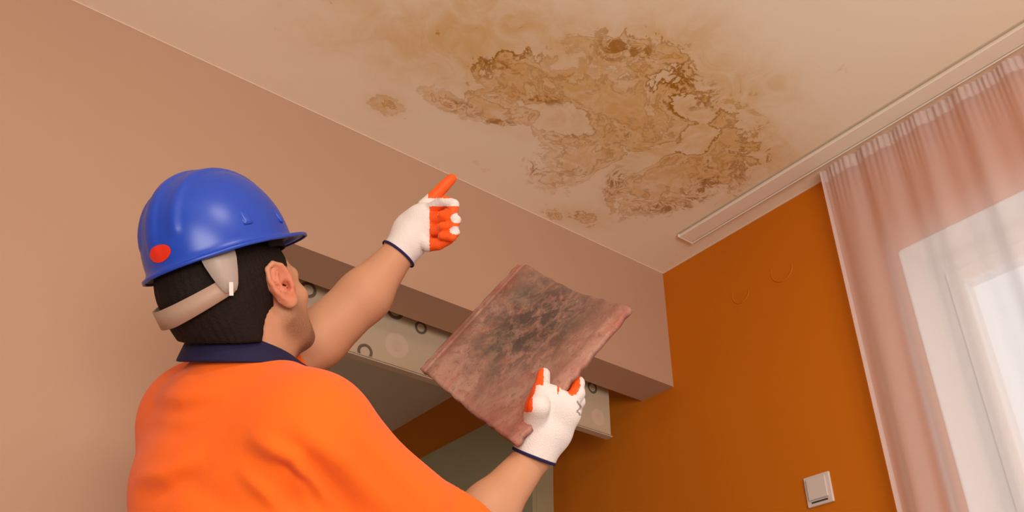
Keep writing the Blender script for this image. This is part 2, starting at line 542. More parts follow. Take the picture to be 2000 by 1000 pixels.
# ---- sheer curtain
def curtain():
    m = bpy.data.materials.new('sheer_curtain_voile'); m.use_nodes = True
    nt = m.node_tree; N = nt.nodes; L = nt.links
    N.remove(N['Principled BSDF'])
    tr = N.new('ShaderNodeBsdfTransparent'); tr.inputs[0].default_value = (1, 1, 1, 1)
    df = N.new('ShaderNodeBsdfDiffuse'); df.inputs[0].default_value = rgb(250, 240, 236)
    tl = N.new('ShaderNodeBsdfTranslucent'); tl.inputs[0].default_value = rgb(252, 244, 240)
    a = N.new('ShaderNodeMixShader'); a.inputs[0].default_value = 0.5
    L.new(df.outputs[0], a.inputs[1]); L.new(tl.outputs[0], a.inputs[2])
    mx = N.new('ShaderNodeMixShader')
    lw = N.new('ShaderNodeLayerWeight'); lw.inputs[0].default_value = 0.35
    mr = N.new('ShaderNodeMapRange'); mr.inputs[1].default_value = 0; mr.inputs[2].default_value = 1
    mr.inputs[3].default_value = 0.52; mr.inputs[4].default_value = 0.96
    L.new(lw.outputs['Facing'], mr.inputs[0]); L.new(mr.outputs[0], mx.inputs[0])
    L.new(tr.outputs[0], mx.inputs[1]); L.new(a.outputs[0], mx.inputs[2])
    L.new(mx.outputs[0], N['Material Output'].inputs[0])
    r = empty('curtain', (2.01, 0.2, 0.05))
    tag(r, 'sheer white floor-length curtain hanging in soft folds before the bright window', 'curtain')
    yA, yB = 1.150, -1.9
    n = 900; rows = 40
    rr = random.Random(5)
    ph = 0; xs = []
    ks = [rr.uniform(.7, 1.5) for _ in range(60)]
    for i in range(n + 1):
        t = i / n; y = yA + (yB - yA) * t
        xs.append(y)
    def off(y, v):      # v 0 top .. 1 bottom
        s = (yA - y)
        big = math.sin(s * 2 * math.pi / .118 + 1.4 * math.sin(s * 9.1) + .5 * v) * (.005 + .018 * min(1, v * 2.2))
        mid = math.sin(s * 2 * math.pi / .061 + 2.2 * math.sin(s * 5.3)) * .003 * (1 - .3 * v)
        sm = math.sin(s * 2 * math.pi / .017 + 3 * math.sin(s * 23)) * .0025 * max(0, 1 - v * 14)
        big += .25 * math.cos(s * 4 * math.pi / .118 + 2.8 * math.sin(s * 9.1)) * .012 * min(1, v * 2.2)
        return big + mid + sm
    V = []; F = []
    z0, z1 = H - .012, 0.04
    for j in range(rows + 1):
        v = (j / rows) ** 1.6
        z = z0 + (z1 - z0) * v
        for y in xs:
            V.append((2.038 + off(y, v) - .012 * v, y + .015 * v * math.sin((yA - y) * 4), z))
    w_ = n + 1
    for j in range(rows):
        for i in range(n):
            F.append((j * w_ + i, j * w_ + i + 1, (j + 1) * w_ + i + 1, (j + 1) * w_ + i))
    mesh_obj('voile', V, F, m, r, True)
    # gathered heading tape
    m2 = m.copy(); m2.name = 'curtain_heading_tape'
    for q in m2.node_tree.nodes:
        if q.type == 'MAP_RANGE': q.inputs[3].default_value = .55; q.inputs[4].default_value = .96
    V = []; F = []
    for j in range(5):
        z = H - .012 - .045 * j / 4
        for y in xs:
            s = yA - y
            V.append((2.040 + off(y, 0) + .004 * math.sin(s * 2 * math.pi / .011) * (1 - .5 * abs(j - 2) / 2), y, z))
    for j in range(4):
        for i in range(n):
            F.append((j * w_ + i, j * w_ + i + 1, (j + 1) * w_ + i + 1, (j + 1) * w_ + i))
    mesh_obj('heading_tape', V, F, m2, r, True)
    # hem down the left edge
    V = []; F = []
    for j in range(rows + 1):
        v = (j / rows) ** 1.6; z = z0 + (z1 - z0) * v
        for k in range(4):
            y = yA - .008 * k / 3
            V.append((2.0365 + off(y, v) - .012 * v, y, z))
    for j in range(rows):
        for i in range(3): F.append((j * 4 + i, j * 4 + i + 1, (j + 1) * 4 + i + 1, (j + 1) * 4 + i))
    mesh_obj('side_hem', V, F, m2, r, True)


curtain()


# ---- light switch
def switch():
    c = on_plane(1601, 957, 0, XO)
    r = empty('light_switch', (XO, c[1], c[2]))
    tag(r, 'white square rocker light switch low on the orange wall', 'light switch')
    y, z = c[1], c[2]
    MB().box((XO - .008, y - .042, z - .042), (XO, y + .042, z + .042)).build('switch_plate', M_switch, r, .003)
    MB().box((XO - .014, y - .031, z - .026), (XO - .008, y + .031, z + .033)).build('rocker', M_switch, r, .002)
    MB().box((XO - .0095, y - .026, z - .034), (XO - .008, y + .026, z - .030)).build('dark_slot', M_dark, r)


switch()


# ---- faint round reliefs on the orange wall
def rings():
    for i, (px, py, R) in enumerate(((1526, 527, .040), (1446, 573, .034))):
        c = on_plane(px, py, 0, XO)
        V = []; F = []; n = 48; m = 8
        a0, a1 = math.radians(150), math.radians(375)
        for k in range(n + 1):
            a = a0 + (a1 - a0) * k / n
            tp = math.sin(math.pi * k / n) ** .5 * .8 + .2
            for q in range(m):
                b = 2 * math.pi * q / m
                rr = R + .0035 * tp * math.cos(b)
                V.append((XO - .0022 * tp * math.sin(b), c[1] - rr * math.cos(a), c[2] + rr * math.sin(a)))
        for k in range(n):
            for q in range(m):
                F.append((k * m + q, k * m + (q + 1) % m, (k + 1) * m + (q + 1) % m, (k + 1) * m + q))
        o = mesh_obj('round_relief', V, F, M_orange, None, True)
        tag(o, ('upper larger faint round outline in the orange paint, nearest the curtain',
                'lower smaller faint round outline in the orange paint, further from the curtain')[i], 'wall relief', 'round outlines on the orange wall')


rings()


# ---- patterned pelmet board hanging behind the beam
def pelmet():
    YP = 2.10
    zb = on_plane(1195, 853, 1, YP)[2]
    xr = on_plane(1191, 810, 1, YP)[0]
    m = bpy.data.materials.new('ring_pattern_fabric'); m.use_nodes = True
    nt = m.node_tree; N = nt.nodes; L = nt.links
    p = N['Principled BSDF']; p.inputs['Roughness'].default_value = .8
    tc = N.new('ShaderNodeTexCoord')
    fl = N.new('ShaderNodeVectorMath'); fl.operation = 'MULTIPLY'; fl.inputs[1].default_value = (1, 0, 1)
    L.new(tc.outputs['Object'], fl.inputs[0])
    wn = N.new('ShaderNodeTexNoise'); wn.inputs['Scale'].default_value = 40; wn.inputs['Detail'].default_value = 3
    L.new(tc.outputs['Object'], wn.inputs['Vector'])
    prev = None
    base = rgb(196, 178, 150)
    circ = [(602, 566, .026, 'd'), (772, 606, .030, 'd'), (822, 640, .022, 'd'), (713, 687, .025, 'd'), (775, 675, .040, 'p'),
            (757, 727, .016, 'd'), (1157, 757, .022, 'd'), (1168, 815, .030, 'p'), (640, 640, .04, 'p'), (868, 690, .024, 'p'), (700, 560, .02, 'p')]
    cs = []
    for (x, y, R, k) in circ:
        q = on_plane(x, y, 1, YP); cs.append((q[0], q[2], R, k))
    rr = random.Random(9)
    vx0 = on_plane(880, 700, 1, YP)[0]; vx1 = on_plane(1120, 800, 1, YP)[0]
    for _ in range(14):
        cs.append((rr.uniform(vx0, vx1), rr.uniform(zb + .03, zb + .25), rr.choice((.018, .024, .036)), rr.choice('dp')))
    for (x, z, R, k) in cs:
        s = N.new('ShaderNodeVectorMath'); s.operation = 'DISTANCE'; s.inputs[1].default_value = (x, 0, z)
        L.new(fl.outputs[0], s.inputs[0])
        ad = N.new('ShaderNodeMath'); ad.operation = 'MULTIPLY_ADD'; ad.inputs[1].default_value = .003
        L.new(wn.outputs['Fac'], ad.inputs[0]); L.new(s.outputs['Value'], ad.inputs[2])
        cr = N.new('ShaderNodeValToRGB'); e = cr.color_ramp.elements
        dv = N.new('ShaderNodeMath'); dv.operation = 'DIVIDE'; dv.inputs[1].default_value = R * 1.3
        L.new(ad.outputs[0], dv.inputs[0]); L.new(dv.outputs[0], cr.inputs[0])
        if k == 'd':
            stops = [(0, 0), (.50, 0), (.56, .9), (.80, .8), (.86, 0)]; colr = rgb(80, 62, 44)
        else:
            stops = [(0, .45), (.38, .45), (.44, .8), (.75, .8), (.85, 0)]; colr = rgb(214, 190, 166)
        e[0].position = 0; e[0].color = (stops[0][1],) * 3 + (1,)
        e[1].position = 1; e[1].color = (0, 0, 0, 1)
        for (a, v) in stops[1:]:
            q = e.new(a); q.color = (v, v, v, 1)
        mx = N.new('ShaderNodeMix'); mx.data_type = 'RGBA'
        L.new(cr.outputs[0], mx.inputs[0])
        if prev is None: mx.inputs[6].default_value = base
        else: L.new(prev, mx.inputs[6])
        mx.inputs[7].default_value = colr
        prev = mx.outputs[2]
    L.new(prev, p.inputs['Base Color'])
    r = empty('pelmet_board', (1.2, YP, zb))
    tag(r, 'cream pelmet board with grey ring pattern hanging below and behind the beam', 'pelmet')
    b = MB().box((JX + .02, YP, zb), (xr, YP + .02, H)).build('patterned_board', m, r)
    MB().box((JX + .02, YP - .006, zb - .004), (xr + .003, YP + .024, zb)).box((JX + .02, YP - .004, zb + .003), (xr, YP, zb + .006)).build('bottom_rail', M_cream, r, .001)
    return


pelmet()


# ---- slim pale cupboard on the orange wall of the next room
def cupboard():
    X0 = XO - .10
    a = on_plane(936, 834, 0, X0); c = on_plane(1035, 880, 0, X0)
    zt = a[2]; ya = c[1] - .02; yb = 4.4
    r = empty('wall_cupboard', (XO, (ya + yb) / 2, 0))
    tag(r, 'pale olive cupboard front below the dark orange strip in the next room', 'cupboard')
    MB().box((X0 + .02, ya, 0), (XO, yb, zt)).build('cupboard_body', M_cab, r, .003)
    yy = ya
    for k in range(1):
        y2 = yb
        d = MB().box((X0, yy + .002, .08), (X0 + .02, y2 - .002, zt - .002)).build('door', M_cab, r, .002)
        MB().box((X0 - .02, y2 - .07, 1.0), (X0, y2 - .055, 1.14)).build('handle', M_gray, d, .003)
        yy = y2


cupboard()

# ================================================================== ROOF TILE
def solve_tile():
    px = [(1010, 514), (1232, 604), (1008, 870), (819, 719)]
    rays = [np.array([(x - 1000) / FPX, (y - 500) / FPX, 1.0]) for x, y in px]
    # parallelogram: dA a - dB b + dC c - dD d = 0
    Mx = np.array([rays[0], -rays[1], rays[2]]).T
    s = np.linalg.solve(Mx, rays[3])
    k = 1.70 / ((s[0] + s[1] + s[2] + 1) / 4)
    d = [s[0] * k, s[1] * k, s[2] * k, k]
    return [P(px[i][0], px[i][1], d[i]) for i in range(4)], d


TC, TD = solve_tile()
print('tile depths', TD, 'AB', np.linalg.norm(TC[1] - TC[0]), 'AD', np.linalg.norm(TC[3] - TC[0]))


def tile():
    A, B, C, D = TC
    U = B - A; Vv = D - A
    n = unit(np.cross(U, Vv))
    if n @ FW > 0: n = -n           # front face looks at the viewer
    def prof(s):                    # height over the plane across the width
        h = .004 * math.cos(s * math.pi * 2) - .012 * math.exp(-((s - .55) / .28) ** 2)
        h += .010 * math.exp(-((s - .16) / .07) ** 2) - .006 * math.exp(-((s - .07) / .02) ** 2)
        h += .005 * math.exp(-((s - .95) / .04) ** 2)
        if s < .05: h -= .006 * min(1, (.05 - s) / .006)
        if .085 < s < .10: h -= .003
        return h
    nu, nv = 200, 50
    V = []; F = []
    rr = random.Random(2)
    for side in (0, 1):
        for j in range(nv + 1):
            for i in range(nu + 1):
                s, t = i / nu, j / nv
                e = .0015 * math.sin(t * 40 + 3 * math.sin(t * 13)) * (s in (0, 1)) + 0
                e2 = .0012 * math.sin(s * 37 + 2 * math.sin(s * 17)) * (t in (0, 1))
                q = A + U * (s + e * 3) + Vv * (t + e2 * 3) + n * (prof(s) - .011 * side)
                V.append(q)
    w_ = nu + 1; o2 = w_ * (nv + 1)
    for j in range(nv):
        for i in range(nu):
            a = j * w_ + i
            F.append((a, a + 1, a + w_ + 1, a + w_)); F.append((o2 + a, o2 + a + w_, o2 + a + w_ + 1, o2 + a + 1))
    for i in range(nu):
        F.append((i, o2 + i, o2 + i + 1, i + 1)); a = nv * w_ + i; F.append((a, a + 1, o2 + a + 1, o2 + a))
    for j in range(nv):
        a = j * w_; F.append((a, a + w_, o2 + a + w_, o2 + a)); a = j * w_ + nu; F.append((a, o2 + a, o2 + a + w_, a + w_))
    m = bpy.data.materials.new('weathered_clay'); m.use_nodes = True
    nt = m.node_tree; N = nt.nodes; L = nt.links; p = N['Principled BSDF']; p.inputs['Roughness'].default_value = .85
    tc = N.new('ShaderNodeTexCoord')

    def ns(sc, det, dist=0, ro=.65):
        q = N.new('ShaderNodeTexNoise'); q.inputs['Scale'].default_value = sc; q.inputs['Detail'].default_value = det
        q.inputs['Distortion'].default_value = dist; q.inputs['Roughness'].default_value = ro
        L.new(tc.outputs['Object'], q.inputs['Vector']); return q.outputs['Fac']

    def ramp(v, a, b):
        q = N.new('ShaderNodeMapRange'); L.new(v, q.inputs[0]); q.inputs[1].default_value = a; q.inputs[2].default_value = b; return q.outputs[0]

    def mc(f, a, b, k=1.0):
        if k != 1:
            q = N.new('ShaderNodeMath'); q.operation = 'MULTIPLY'; q.inputs[1].default_value = k; L.new(f, q.inputs[0]); f = q.outputs[0]
        q = N.new('ShaderNodeMix'); q.data_type = 'RGBA'; L.new(f, q.inputs[0])
        for i, v in ((6, a), (7, b)):
            if isinstance(v, tuple): q.inputs[i].default_value = v
            else: L.new(v, q.inputs[i])
        return q.outputs[2]
    # distance from the tile's middle: the grime gathers there
    dist = N.new('ShaderNodeVectorMath'); dist.operation = 'DISTANCE'
    cpt = A + .46 * U + .34 * Vv
    dist.inputs[1].default_value = tuple(float(a) for a in cpt)
    L.new(tc.outputs['Object'], dist.inputs[0])
    n1, n2, n3 = ns(9, 8, .6), ns(32, 9, .4, .75), ns(120, 5)
    col = mc(ramp(n1, .35, .65), rgb(164, 96, 80), rgb(184, 144, 124))
    gm = N.new('ShaderNodeMath'); gm.operation = 'MULTIPLY'
    L.new(ramp(dist.outputs['Value'], .21, .05), gm.inputs[0]); L.new(ramp(n2, .38, .56), gm.inputs[1])
    g1 = N.new('ShaderNodeMath'); g1.operation = 'MULTIPLY'
    L.new(ramp(dist.outputs['Value'], .26, .10), g1.inputs[0]); L.new(ramp(n1, .62, .42), g1.inputs[1])
    col = mc(ramp(ns(14, 5, 1.0), .52, .66), col, rgb(176, 82, 60), .55)
    col = mc(ramp(ns(70, 6, .5, .7), .52, .68), col, rgb(112, 78, 66), .6)
    col = mc(g1.outputs[0], col, rgb(132, 112, 92), .9)
    col = mc(gm.outputs[0], col, rgb(62, 52, 46), .85)
    col = mc(ramp(n3, .62, .72), col, rgb(190, 158, 140), .5)
    col = mc(ramp(n3, .36, .28), col, rgb(80, 56, 48), .6)
    L.new(col, p.inputs['Base Color'])
    bp = N.new('ShaderNodeBump'); bp.inputs['Strength'].default_value = .9; bp.inputs['Distance'].default_value = .002
    L.new(n2, bp.inputs['Height']); L.new(bp.outputs[0], p.inputs['Normal'])
    o = mesh_obj('roof_tile', V, F, m, None, True)
    tag(o, "weathered reddish brown clay roof tile held up in the man's gloved hand", 'roof tile')
    return n


TN = tile()

# ================================================================== THE MAN
ear_r = P(545, 562, 1.40)
th = math.radians(18); el = math.radians(38)
Fh = np.array([math.cos(th), math.sin(th), 0]); Z = np.array([0, 0, 1.0])
hs = np.array([math.sin(th), -math.cos(th), 0])            # towards his right ear
hf = math.cos(el) * Fh + math.sin(el) * Z
hu = -math.sin(el) * Fh + math.cos(el) * Z
HC = ear_r - .076 * hs


def hd(f, s, u): return HC + f * hf + s * hs + u * hu


tt = math.radians(23)
ts = np.array([math.sin(tt), -math.cos(tt), 0]); tf = np.array([math.cos(tt), math.sin(tt), 0])
NB = P(474, 778, 1.40)       # base of the neck
CH = P(480, 990, 1.34)       # chest centre
sp = unit(NB - CH)
RS, LS = P(600, 856, 1.30), P(392, 818, 1.50)
RE, RW = P(886, 1085, 1.37), P(1043, 890, 1.50)
LE, LM, LW = P(622, 662, 1.62), P(712, 577, 1.66), P(780, 493, 1.70)
PV = NB + np.array([.11, .02, -.52])                  # pelvis

person = empty('person', (PV[0], PV[1], 0))
tag(person, 'man in an orange polo shirt seen from behind, pointing at the stained ceiling', 'person')


def torso(v, g=0.0, k=.05):
    v.ell(CH - .05 * sp + .006 * ts, (ts, tf, sp), (.160 + g, .112 + g, .19 + g), k)
    v.ell(CH + .075 * sp - .02 * ts, (ts, tf, sp), (.160 + g, .100 + g, .10 + g), k)
    v.cap(LS - .0 * sp, RS, .062 + g, .070 + g, k)
    v.cap(NB - .02 * sp, RS + .0 * sp, .060 + g, .062 + g, k)
    v.cap(NB - .02 * sp, LS + .0 * sp, .062 + g, .060 + g, k)
    v.cap(LS - .02 * sp + .01 * ts, CH - .06 * sp - .075 * ts, .060 + g, .080 + g, k)
    v.cap(NB - .02 * sp - .03 * ts, NB - .08 * sp - .02 * ts, .064 + g, .074 + g, k)
    v.ell(PV + np.array([0, 0, .12]), (ts, tf, Z), (.165 + g, .115 + g, .2 + g), k)


def body():
    allp = np.array([HC, RS, LS, RE, RW, LE, LW, PV, NB])
    lo = allp.min(0) - .2; hi = allp.max(0) + .2
    v = Vol(lo, hi, .0033)
    torso(v, -.010)
    # arms
    v.cap(RS, RE, .058, .046, .03); v.cap(RE, RE + .42 * (RW - RE), .044, .045, .02); v.cap(RE + .38 * (RW - RE), RW, .045, .029, .02)
    v.cap(RW, RW + .35 * (P(1075, 815, 1.51) - RW), .030, .028, .01)
    v.cap(LS, LE, .056, .048, .03); v.cap(LE, LM, .054, .049, .02); v.cap(LM, LW, .049, .031, .02)
    v.cap(LW, P(800, 470, 1.71), .030, .026, .01)
    # neck
    v.cap(NB - .02 * sp, hd(-.030, 0, -.04), .066, .062, .03)
    v.cap(NB + .01 * sp + .02 * tf, hd(.012, 0, -.06), .058, .050, .03)
    # skull, face
    hx = (hf, hs, hu)
    v.ell(hd(-.022, 0, .035), hx, (.106, .080, .098), .02)
    v.ell(hd(.040, 0, -.010), hx, (.055, .058, .085), .03)
    v.ell(hd(.048, 0, -.062), hx, (.044, .046, .046), .03)
    v.ell(hd(.082, 0, -.088), hx, (.016, .022, .016), .02)      # chin
    for s in (-1, 1):
        v.cap(hd(.012, s * .060, -.045), hd(.070, s * .026, -.088), .016, .014, .02)   # jaw
        v.ell(hd(.070, s * .038, -.018), hx, (.018, .020, .016), .02)                   # cheekbone
        v.cap(hd(.084, s * .012, .024), hd(.074, s * .044, .020), .010, .009, .012)     # brow
        v.ell(hd(.088, s * .030, .005), hx, (.010, .015, .009), .008, 's')             # socket
        v.ell(hd(.080, s * .030, .004), hx, (.012, .013, .011), .003)                   # eye
    v.cap(hd(.090, 0, .010), hd(.112, 0, -.026), .007, .011, .010)                      # nose
    for s in (-1, 1): v.ell(hd(.100, s * .012, -.030), hx, (.010, .008, .008), .006)
    v.cap(hd(.094, -.018, -.056), hd(.094, .018, -.056), .0065, .0065, .006)            # lips
    v.cap(hd(.092, -.016, -.066), hd(.092, .016, -.066), .0065, .0065, .005)
    v.cap(hd(.100, -.020, -.0612), hd(.100, .020, -.0612), .002, .002, .002, 's')
    # ears
    for s in (-1, 1):
        ef = unit(hf + .15 * hs * s); 
        es = unit(hs * s - .22 * hf)
        eu = unit(hu - .12 * hf)
        c = hd(-.002, s * .086, .002)
        v.ell(c, (ef, es, eu), (.022, .008, .036), .004)
        v.ell(c + .010 * eu - .002 * ef, (ef, es, eu), (.024, .008, .027), .004)
        R_ = [(.016, .010), (.010, .030), (-.004, .037), (-.018, .030), (-.023, .012), (-.019, -.010), (-.010, -.026)]
        v.chain([c + .006 * es + x * ef + y * eu for x, y in R_], [.0042] * 7, .002)
        v.ell(c + .010 * es + .006 * eu - .002 * ef, (ef, es, eu), (.013, .009, .021), .003, 's')
        v.ell(c + .004 * es - .004 * eu + .005 * ef, (ef, es, eu), (.007, .010, .009), .003, 's')
        v.chain([c + .008 * es + x * ef + y * eu for x, y in ((-.004, .022), (-.011, .008), (-.008, -.010), (.002, -.018))], [.0032, .0038, .0038, .003], .002)
        v.cap(c + .014 * ef + .006 * es + .002 * eu, c + .013 * ef + .006 * es - .008 * eu, .0045, .004, .003)
        v.ell(c - .029 * eu + .002 * ef + .002 * es, (ef, es, eu), (.012, .007, .011), .006)
    V, Q = v.mesh(); V = smooth_mesh(V, Q, 1, .4)
    # skin with beard stubble round the jaw
    m = mat('skin', rgb(196, 142, 108), .55, .15, 220, .05, 25, spec=.3, sub=.08)
    nt = m.node_tree; N = nt.nodes; L = nt.links; p = N['Principled BSDF']
    src = p.inputs['Base Color'].links[0].from_socket
    tc = N.new('ShaderNodeTexCoord')
    def zone(pt, r0, r1, col, amt, noise=0):
        nonlocal src
        pt = pt - np.array([0, 0, 0])
        d = N.new('ShaderNodeVectorMath'); d.operation = 'DISTANCE'; d.inputs[1].default_value = tuple(float(a) for a in pt)
        L.new(tc.outputs['Object'], d.inputs[0])
        q = N.new('ShaderNodeMapRange'); q.interpolation_type = 'SMOOTHSTEP'; L.new(d.outputs['Value'], q.inputs[0])
        q.inputs[1].default_value = r1; q.inputs[2].default_value = r0; q.inputs[3].default_value = 0; q.inputs[4].default_value = amt
        f = q.outputs[0]
        if noise:
            ns = N.new('ShaderNodeTexNoise'); ns.inputs['Scale'].default_value = 500; L.new(tc.outputs['Object'], ns.inputs['Vector'])
            mm = N.new('ShaderNodeMath'); mm.operation = 'MULTIPLY'; L.new(f, mm.inputs[0])
            mr = N.new('ShaderNodeMapRange'); L.new(ns.outputs['Fac'], mr.inputs[0]); mr.inputs[1].default_value = .35; mr.inputs[2].default_value = .6
            mr.inputs[3].default_value = .55
            L.new(mr.outputs[0], mm.inputs[1]); f = mm.outputs[0]
        mx = N.new('ShaderNodeMix'); mx.data_type = 'RGBA'; L.new(f, mx.inputs[0]); L.new(src, mx.inputs[6]); mx.inputs[7].default_value = col
        src = mx.outputs[2]
    zone(hd(.070, 0, -.078), .045, .068, rgb(84, 58, 44), .8, 1)
    zone(hd(.030, .062, -.055), .02, .05, rgb(96, 66, 50), .6, 1)
    for s in (-1, 1): zone(hd(0, s * .085, .004), .02, .045, rgb(205, 105, 80), .55)
    L.new(src, p.inputs['Base Color'])
    return sdf_obj('body', V, Q, m, person)


body()


def hair():
    lo = HC - .2; hi = HC + .2
    v = Vol(lo, hi, .0026)
    hx = (hf, hs, hu)
    v.ell(hd(-.030, 0, .036), hx, (.118, .085, .104), .01)
    v.ell(hd(-.072, 0, -.020), hx, (.052, .068, .060), .03)
    v.cap(hd(-.062, -.034, -.060), hd(-.062, .034, -.060), .032, .032, .03)
    # face and ear openings
    v.ell(hd(.105, 0, -.03), hx, (.075, .12, .092), .006, 's')
    for s in (-1, 1):
        v.ell(hd(.006, s * .09, -.008), hx, (.024, .05, .036), .004, 's')
        v.ell(hd(.010, s * .075, -.088), hx, (.072, .055, .066), .006, 's')
    v.plane(P(430, 668, 1.35), DN)
    V, Q = v.mesh()
    N = normals(V, Q)
    # short strand relief
    q = (V - HC); a = np.arctan2(q @ hs, q @ hf)
    V = V + N * (.0004 * np.sin(a * 70))[:, None]
    sdf_obj('hair', V, Q, M_hair, person)


hair()


def shirt():
    allp = np.array([RS, LS, RE, LE, PV, NB])
    lo = allp.min(0) - .2; hi = allp.max(0) + .16
    lo[2] = PV[2] - .12
    def make(g):
        v = Vol(lo, hi, .005)
        torso(v, g + .012, .06)
        e = RS + 1.0 * (RE - RS)
        v.cap(RS, e, .066 + g, .064 + g, .05)
        v.cap(RE - .05 * (RE - RS), RE + .44 * (RW - RE), .058 + g, .064 + g, .03)
        v.cap(RS + .3 * (RE - RS), RE, .068 + g, .066 + g, .03)
        e = LS + .86 * (LE - LS)
        v.cap(LS, e, .066 + g, .062 + g, .05)
        return v
    o = make(.006)
    ax = o.X()

    def half(pnt, n):
        n = unit(n)
        return ((ax[0][:, None, None] - pnt[0]) * n[0] + (ax[1][None, :, None] - pnt[1]) * n[1] + (ax[2][None, None, :] - pnt[2]) * n[2]).astype(np.float32)
    sd = unit(RW - RE); o_end = RE + .31 * (RW - RE)
    o.f = np.maximum(o.f, np.minimum(half(o_end, sd), half(RS + .6 * (RE - RS), unit(RE - RS))))
    ld = unit(LE - LS); le = LS + .76 * (LE - LS)
    ball = .13 - np.sqrt((ax[0][:, None, None] - (le + .06 * ld)[0]) ** 2 + (ax[1][None, :, None] - (le + .06 * ld)[1]) ** 2 + (ax[2][None, None, :] - (le + .06 * ld)[2]) ** 2)
    o.f = np.maximum(o.f, np.minimum(half(le, ld), ball.astype(np.float32)))
    hem = PV + np.array([0, 0, -.04])
    o.plane(hem, (0, 0, -1))
    V, Q = o.mesh()
    V0 = V.copy()
    V = smooth_mesh(V, Q, 2, .5)
    N = normals(V, Q)
    for path, A, wd in SHIRT_FOLDS:
        V = crease(V, N, path, A * 1.3, wd)
    # the flat caps at sleeve ends and hem are openings
    C = V0[Q].mean(1); n = normals(V0, Q)[Q].mean(1)
    cut = np.zeros(len(Q), bool)
    for pnt, d in ((o_end, sd), (le, ld), (hem, np.array([0, 0, -1.0]))):
        cut |= (np.abs((C - pnt) @ d) < .004) & (n @ d > .8) & (np.linalg.norm(C - pnt, axis=1) < (.12 if d[2] > -1 else .4))
    Q = Q[~cut]
    V = smooth_mesh(V, Q, 1, .4)
    return V, Q


SHIRT_FOLDS = [
    ([(470, 885), (540, 930), (590, 1000)], -.009, .018),
    ([(500, 855), (575, 900), (640, 985)], .009, .014),
    ([(560, 860), (620, 910), (690, 1000)], -.010, .016),
    ([(600, 850), (680, 905), (760, 990)], .007, .018),
    ([(480, 920), (530, 960), (560, 1000)], .007, .012),
    ([(545, 915), (590, 955), (630, 1000)], -.008, .010),
    ([(262, 935), (320, 925), (380, 890)], .007, .014),
    ([(265, 960), (320, 955), (390, 915)], -.006, .014),
    ([(290, 790), (340, 800), (410, 785)], -.005, .014),
    ([(300, 770), (350, 775), (420, 765)], .004, .012),
    ([(285, 830), (340, 840), (400, 815)], -.004, .014),
    ([(330, 715), (380, 725), (450, 715)], -.004, .010),
    ([(690, 830), (760, 900), (850, 980)], .006, .020),
    ([(900, 960), (895, 980), (880, 1000)], -.005, .010),
    ([(340, 940), (400, 960), (470, 1000)], -.005, .018),
]
V, Q = shirt()
shirt_o = sdf_obj('shirt', V, Q, M_shirt, person)
md = shirt_o.modifiers.new('cloth', 'SOLIDIFY'); md.thickness = .003; md.offset = -1


def collar():
    # folded polo collar round the neck, built as rings about the neck axis
    axn = unit(-DN * .97 + FW * .10)
    a1 = unit(RT - axn * (RT @ axn)); a2 = np.cross(axn, a1)
    if a2 @ FW < 0: a2 = -a2
    c0 = P(478, 702, 1.415)
    V = []; F = []; n = 120
    for i in range(n):
        a = 2 * math.pi * i / n
        dx, dz = math.cos(a), math.sin(a)
        t = .5 + .5 * math.cos(a - math.radians(25))       # 1 at the throat, 0 at the back
        h = .042 * (1 - t) ** .8 + .010
        drop = -.014 * t ** 3
        for (r, k) in ((.070, 1.0), (.075, 1.04), (.081, 1.0), (.094, .45), (.1035, .03), (.104, -.04), (.100, -.06), (.088, .2), (.072, .6)):
            V.append(c0 + axn * (h * k + drop) + a1 * r * dx * (1.02 if k > .9 else 1.0) + a2 * r * dz * .92)
    prof = [0] * 9
    m = len(prof)
    for i in range(n):
        for j in range(m):
            F.append((i * m + j, i * m + (j + 1) % m, ((i + 1) % n) * m + (j + 1) % m, ((i + 1) % n) * m + j))
    o = mesh_obj('collar', V, F, M_navy, shirt_o, True)
    tag(o, 'navy blue collar')


collar()


def lower():
    lo = np.array([PV[0] - .45, PV[1] - .4, 0.0]); hi = np.array([PV[0] + .45, PV[1] + .4, PV[2] + .12])
    v = Vol(lo, hi, .008)
    v.ell(PV + np.array([0, 0, .0]), (ts, tf, Z), (.172, .125, .17), .04)
    feet = []
    for s in (-1, 1):
        hip = PV + s * .09 * ts + np.array([0, 0, -.04])
        kn = hip + s * .03 * ts + .03 * tf; kn[2] = .50
        an = hip + s * .05 * ts - .01 * tf; an[2] = .09
        v.cap(hip, kn, .095, .068, .04); v.cap(kn, an, .066, .056, .03)
        feet.append(an)
    v.plane(np.array([0, 0, .07]), (0, 0, -1)); v.plane(PV + np.array([0, 0, .06]), (0, 0, 1))
    V, Q = v.mesh(); sdf_obj('trousers', smooth_mesh(V, Q, 2), Q, M_trouser, person)
    for an in feet:
        v = Vol(an - .25, an + .35, .006)
        v.cap(an + np.array([0, 0, .02]), an - np.array([0, 0, .03]), .052, .050, .02)
        b0 = an.copy(); b0[2] = .045
        v.cap(b0, b0 + .14 * tf, .045, .046, .02)
        v.plane(np.array([0, 0, .002]), (0, 0, -1))
        V, Q = v.mesh(); sdf_obj('boot', V, Q, M_boot, person)


lower()


# ---- gloves
def glove_mesh(pts_fn, lo, hi):
    v = Vol(lo, hi, .0022)
    pts_fn(v)
    return v


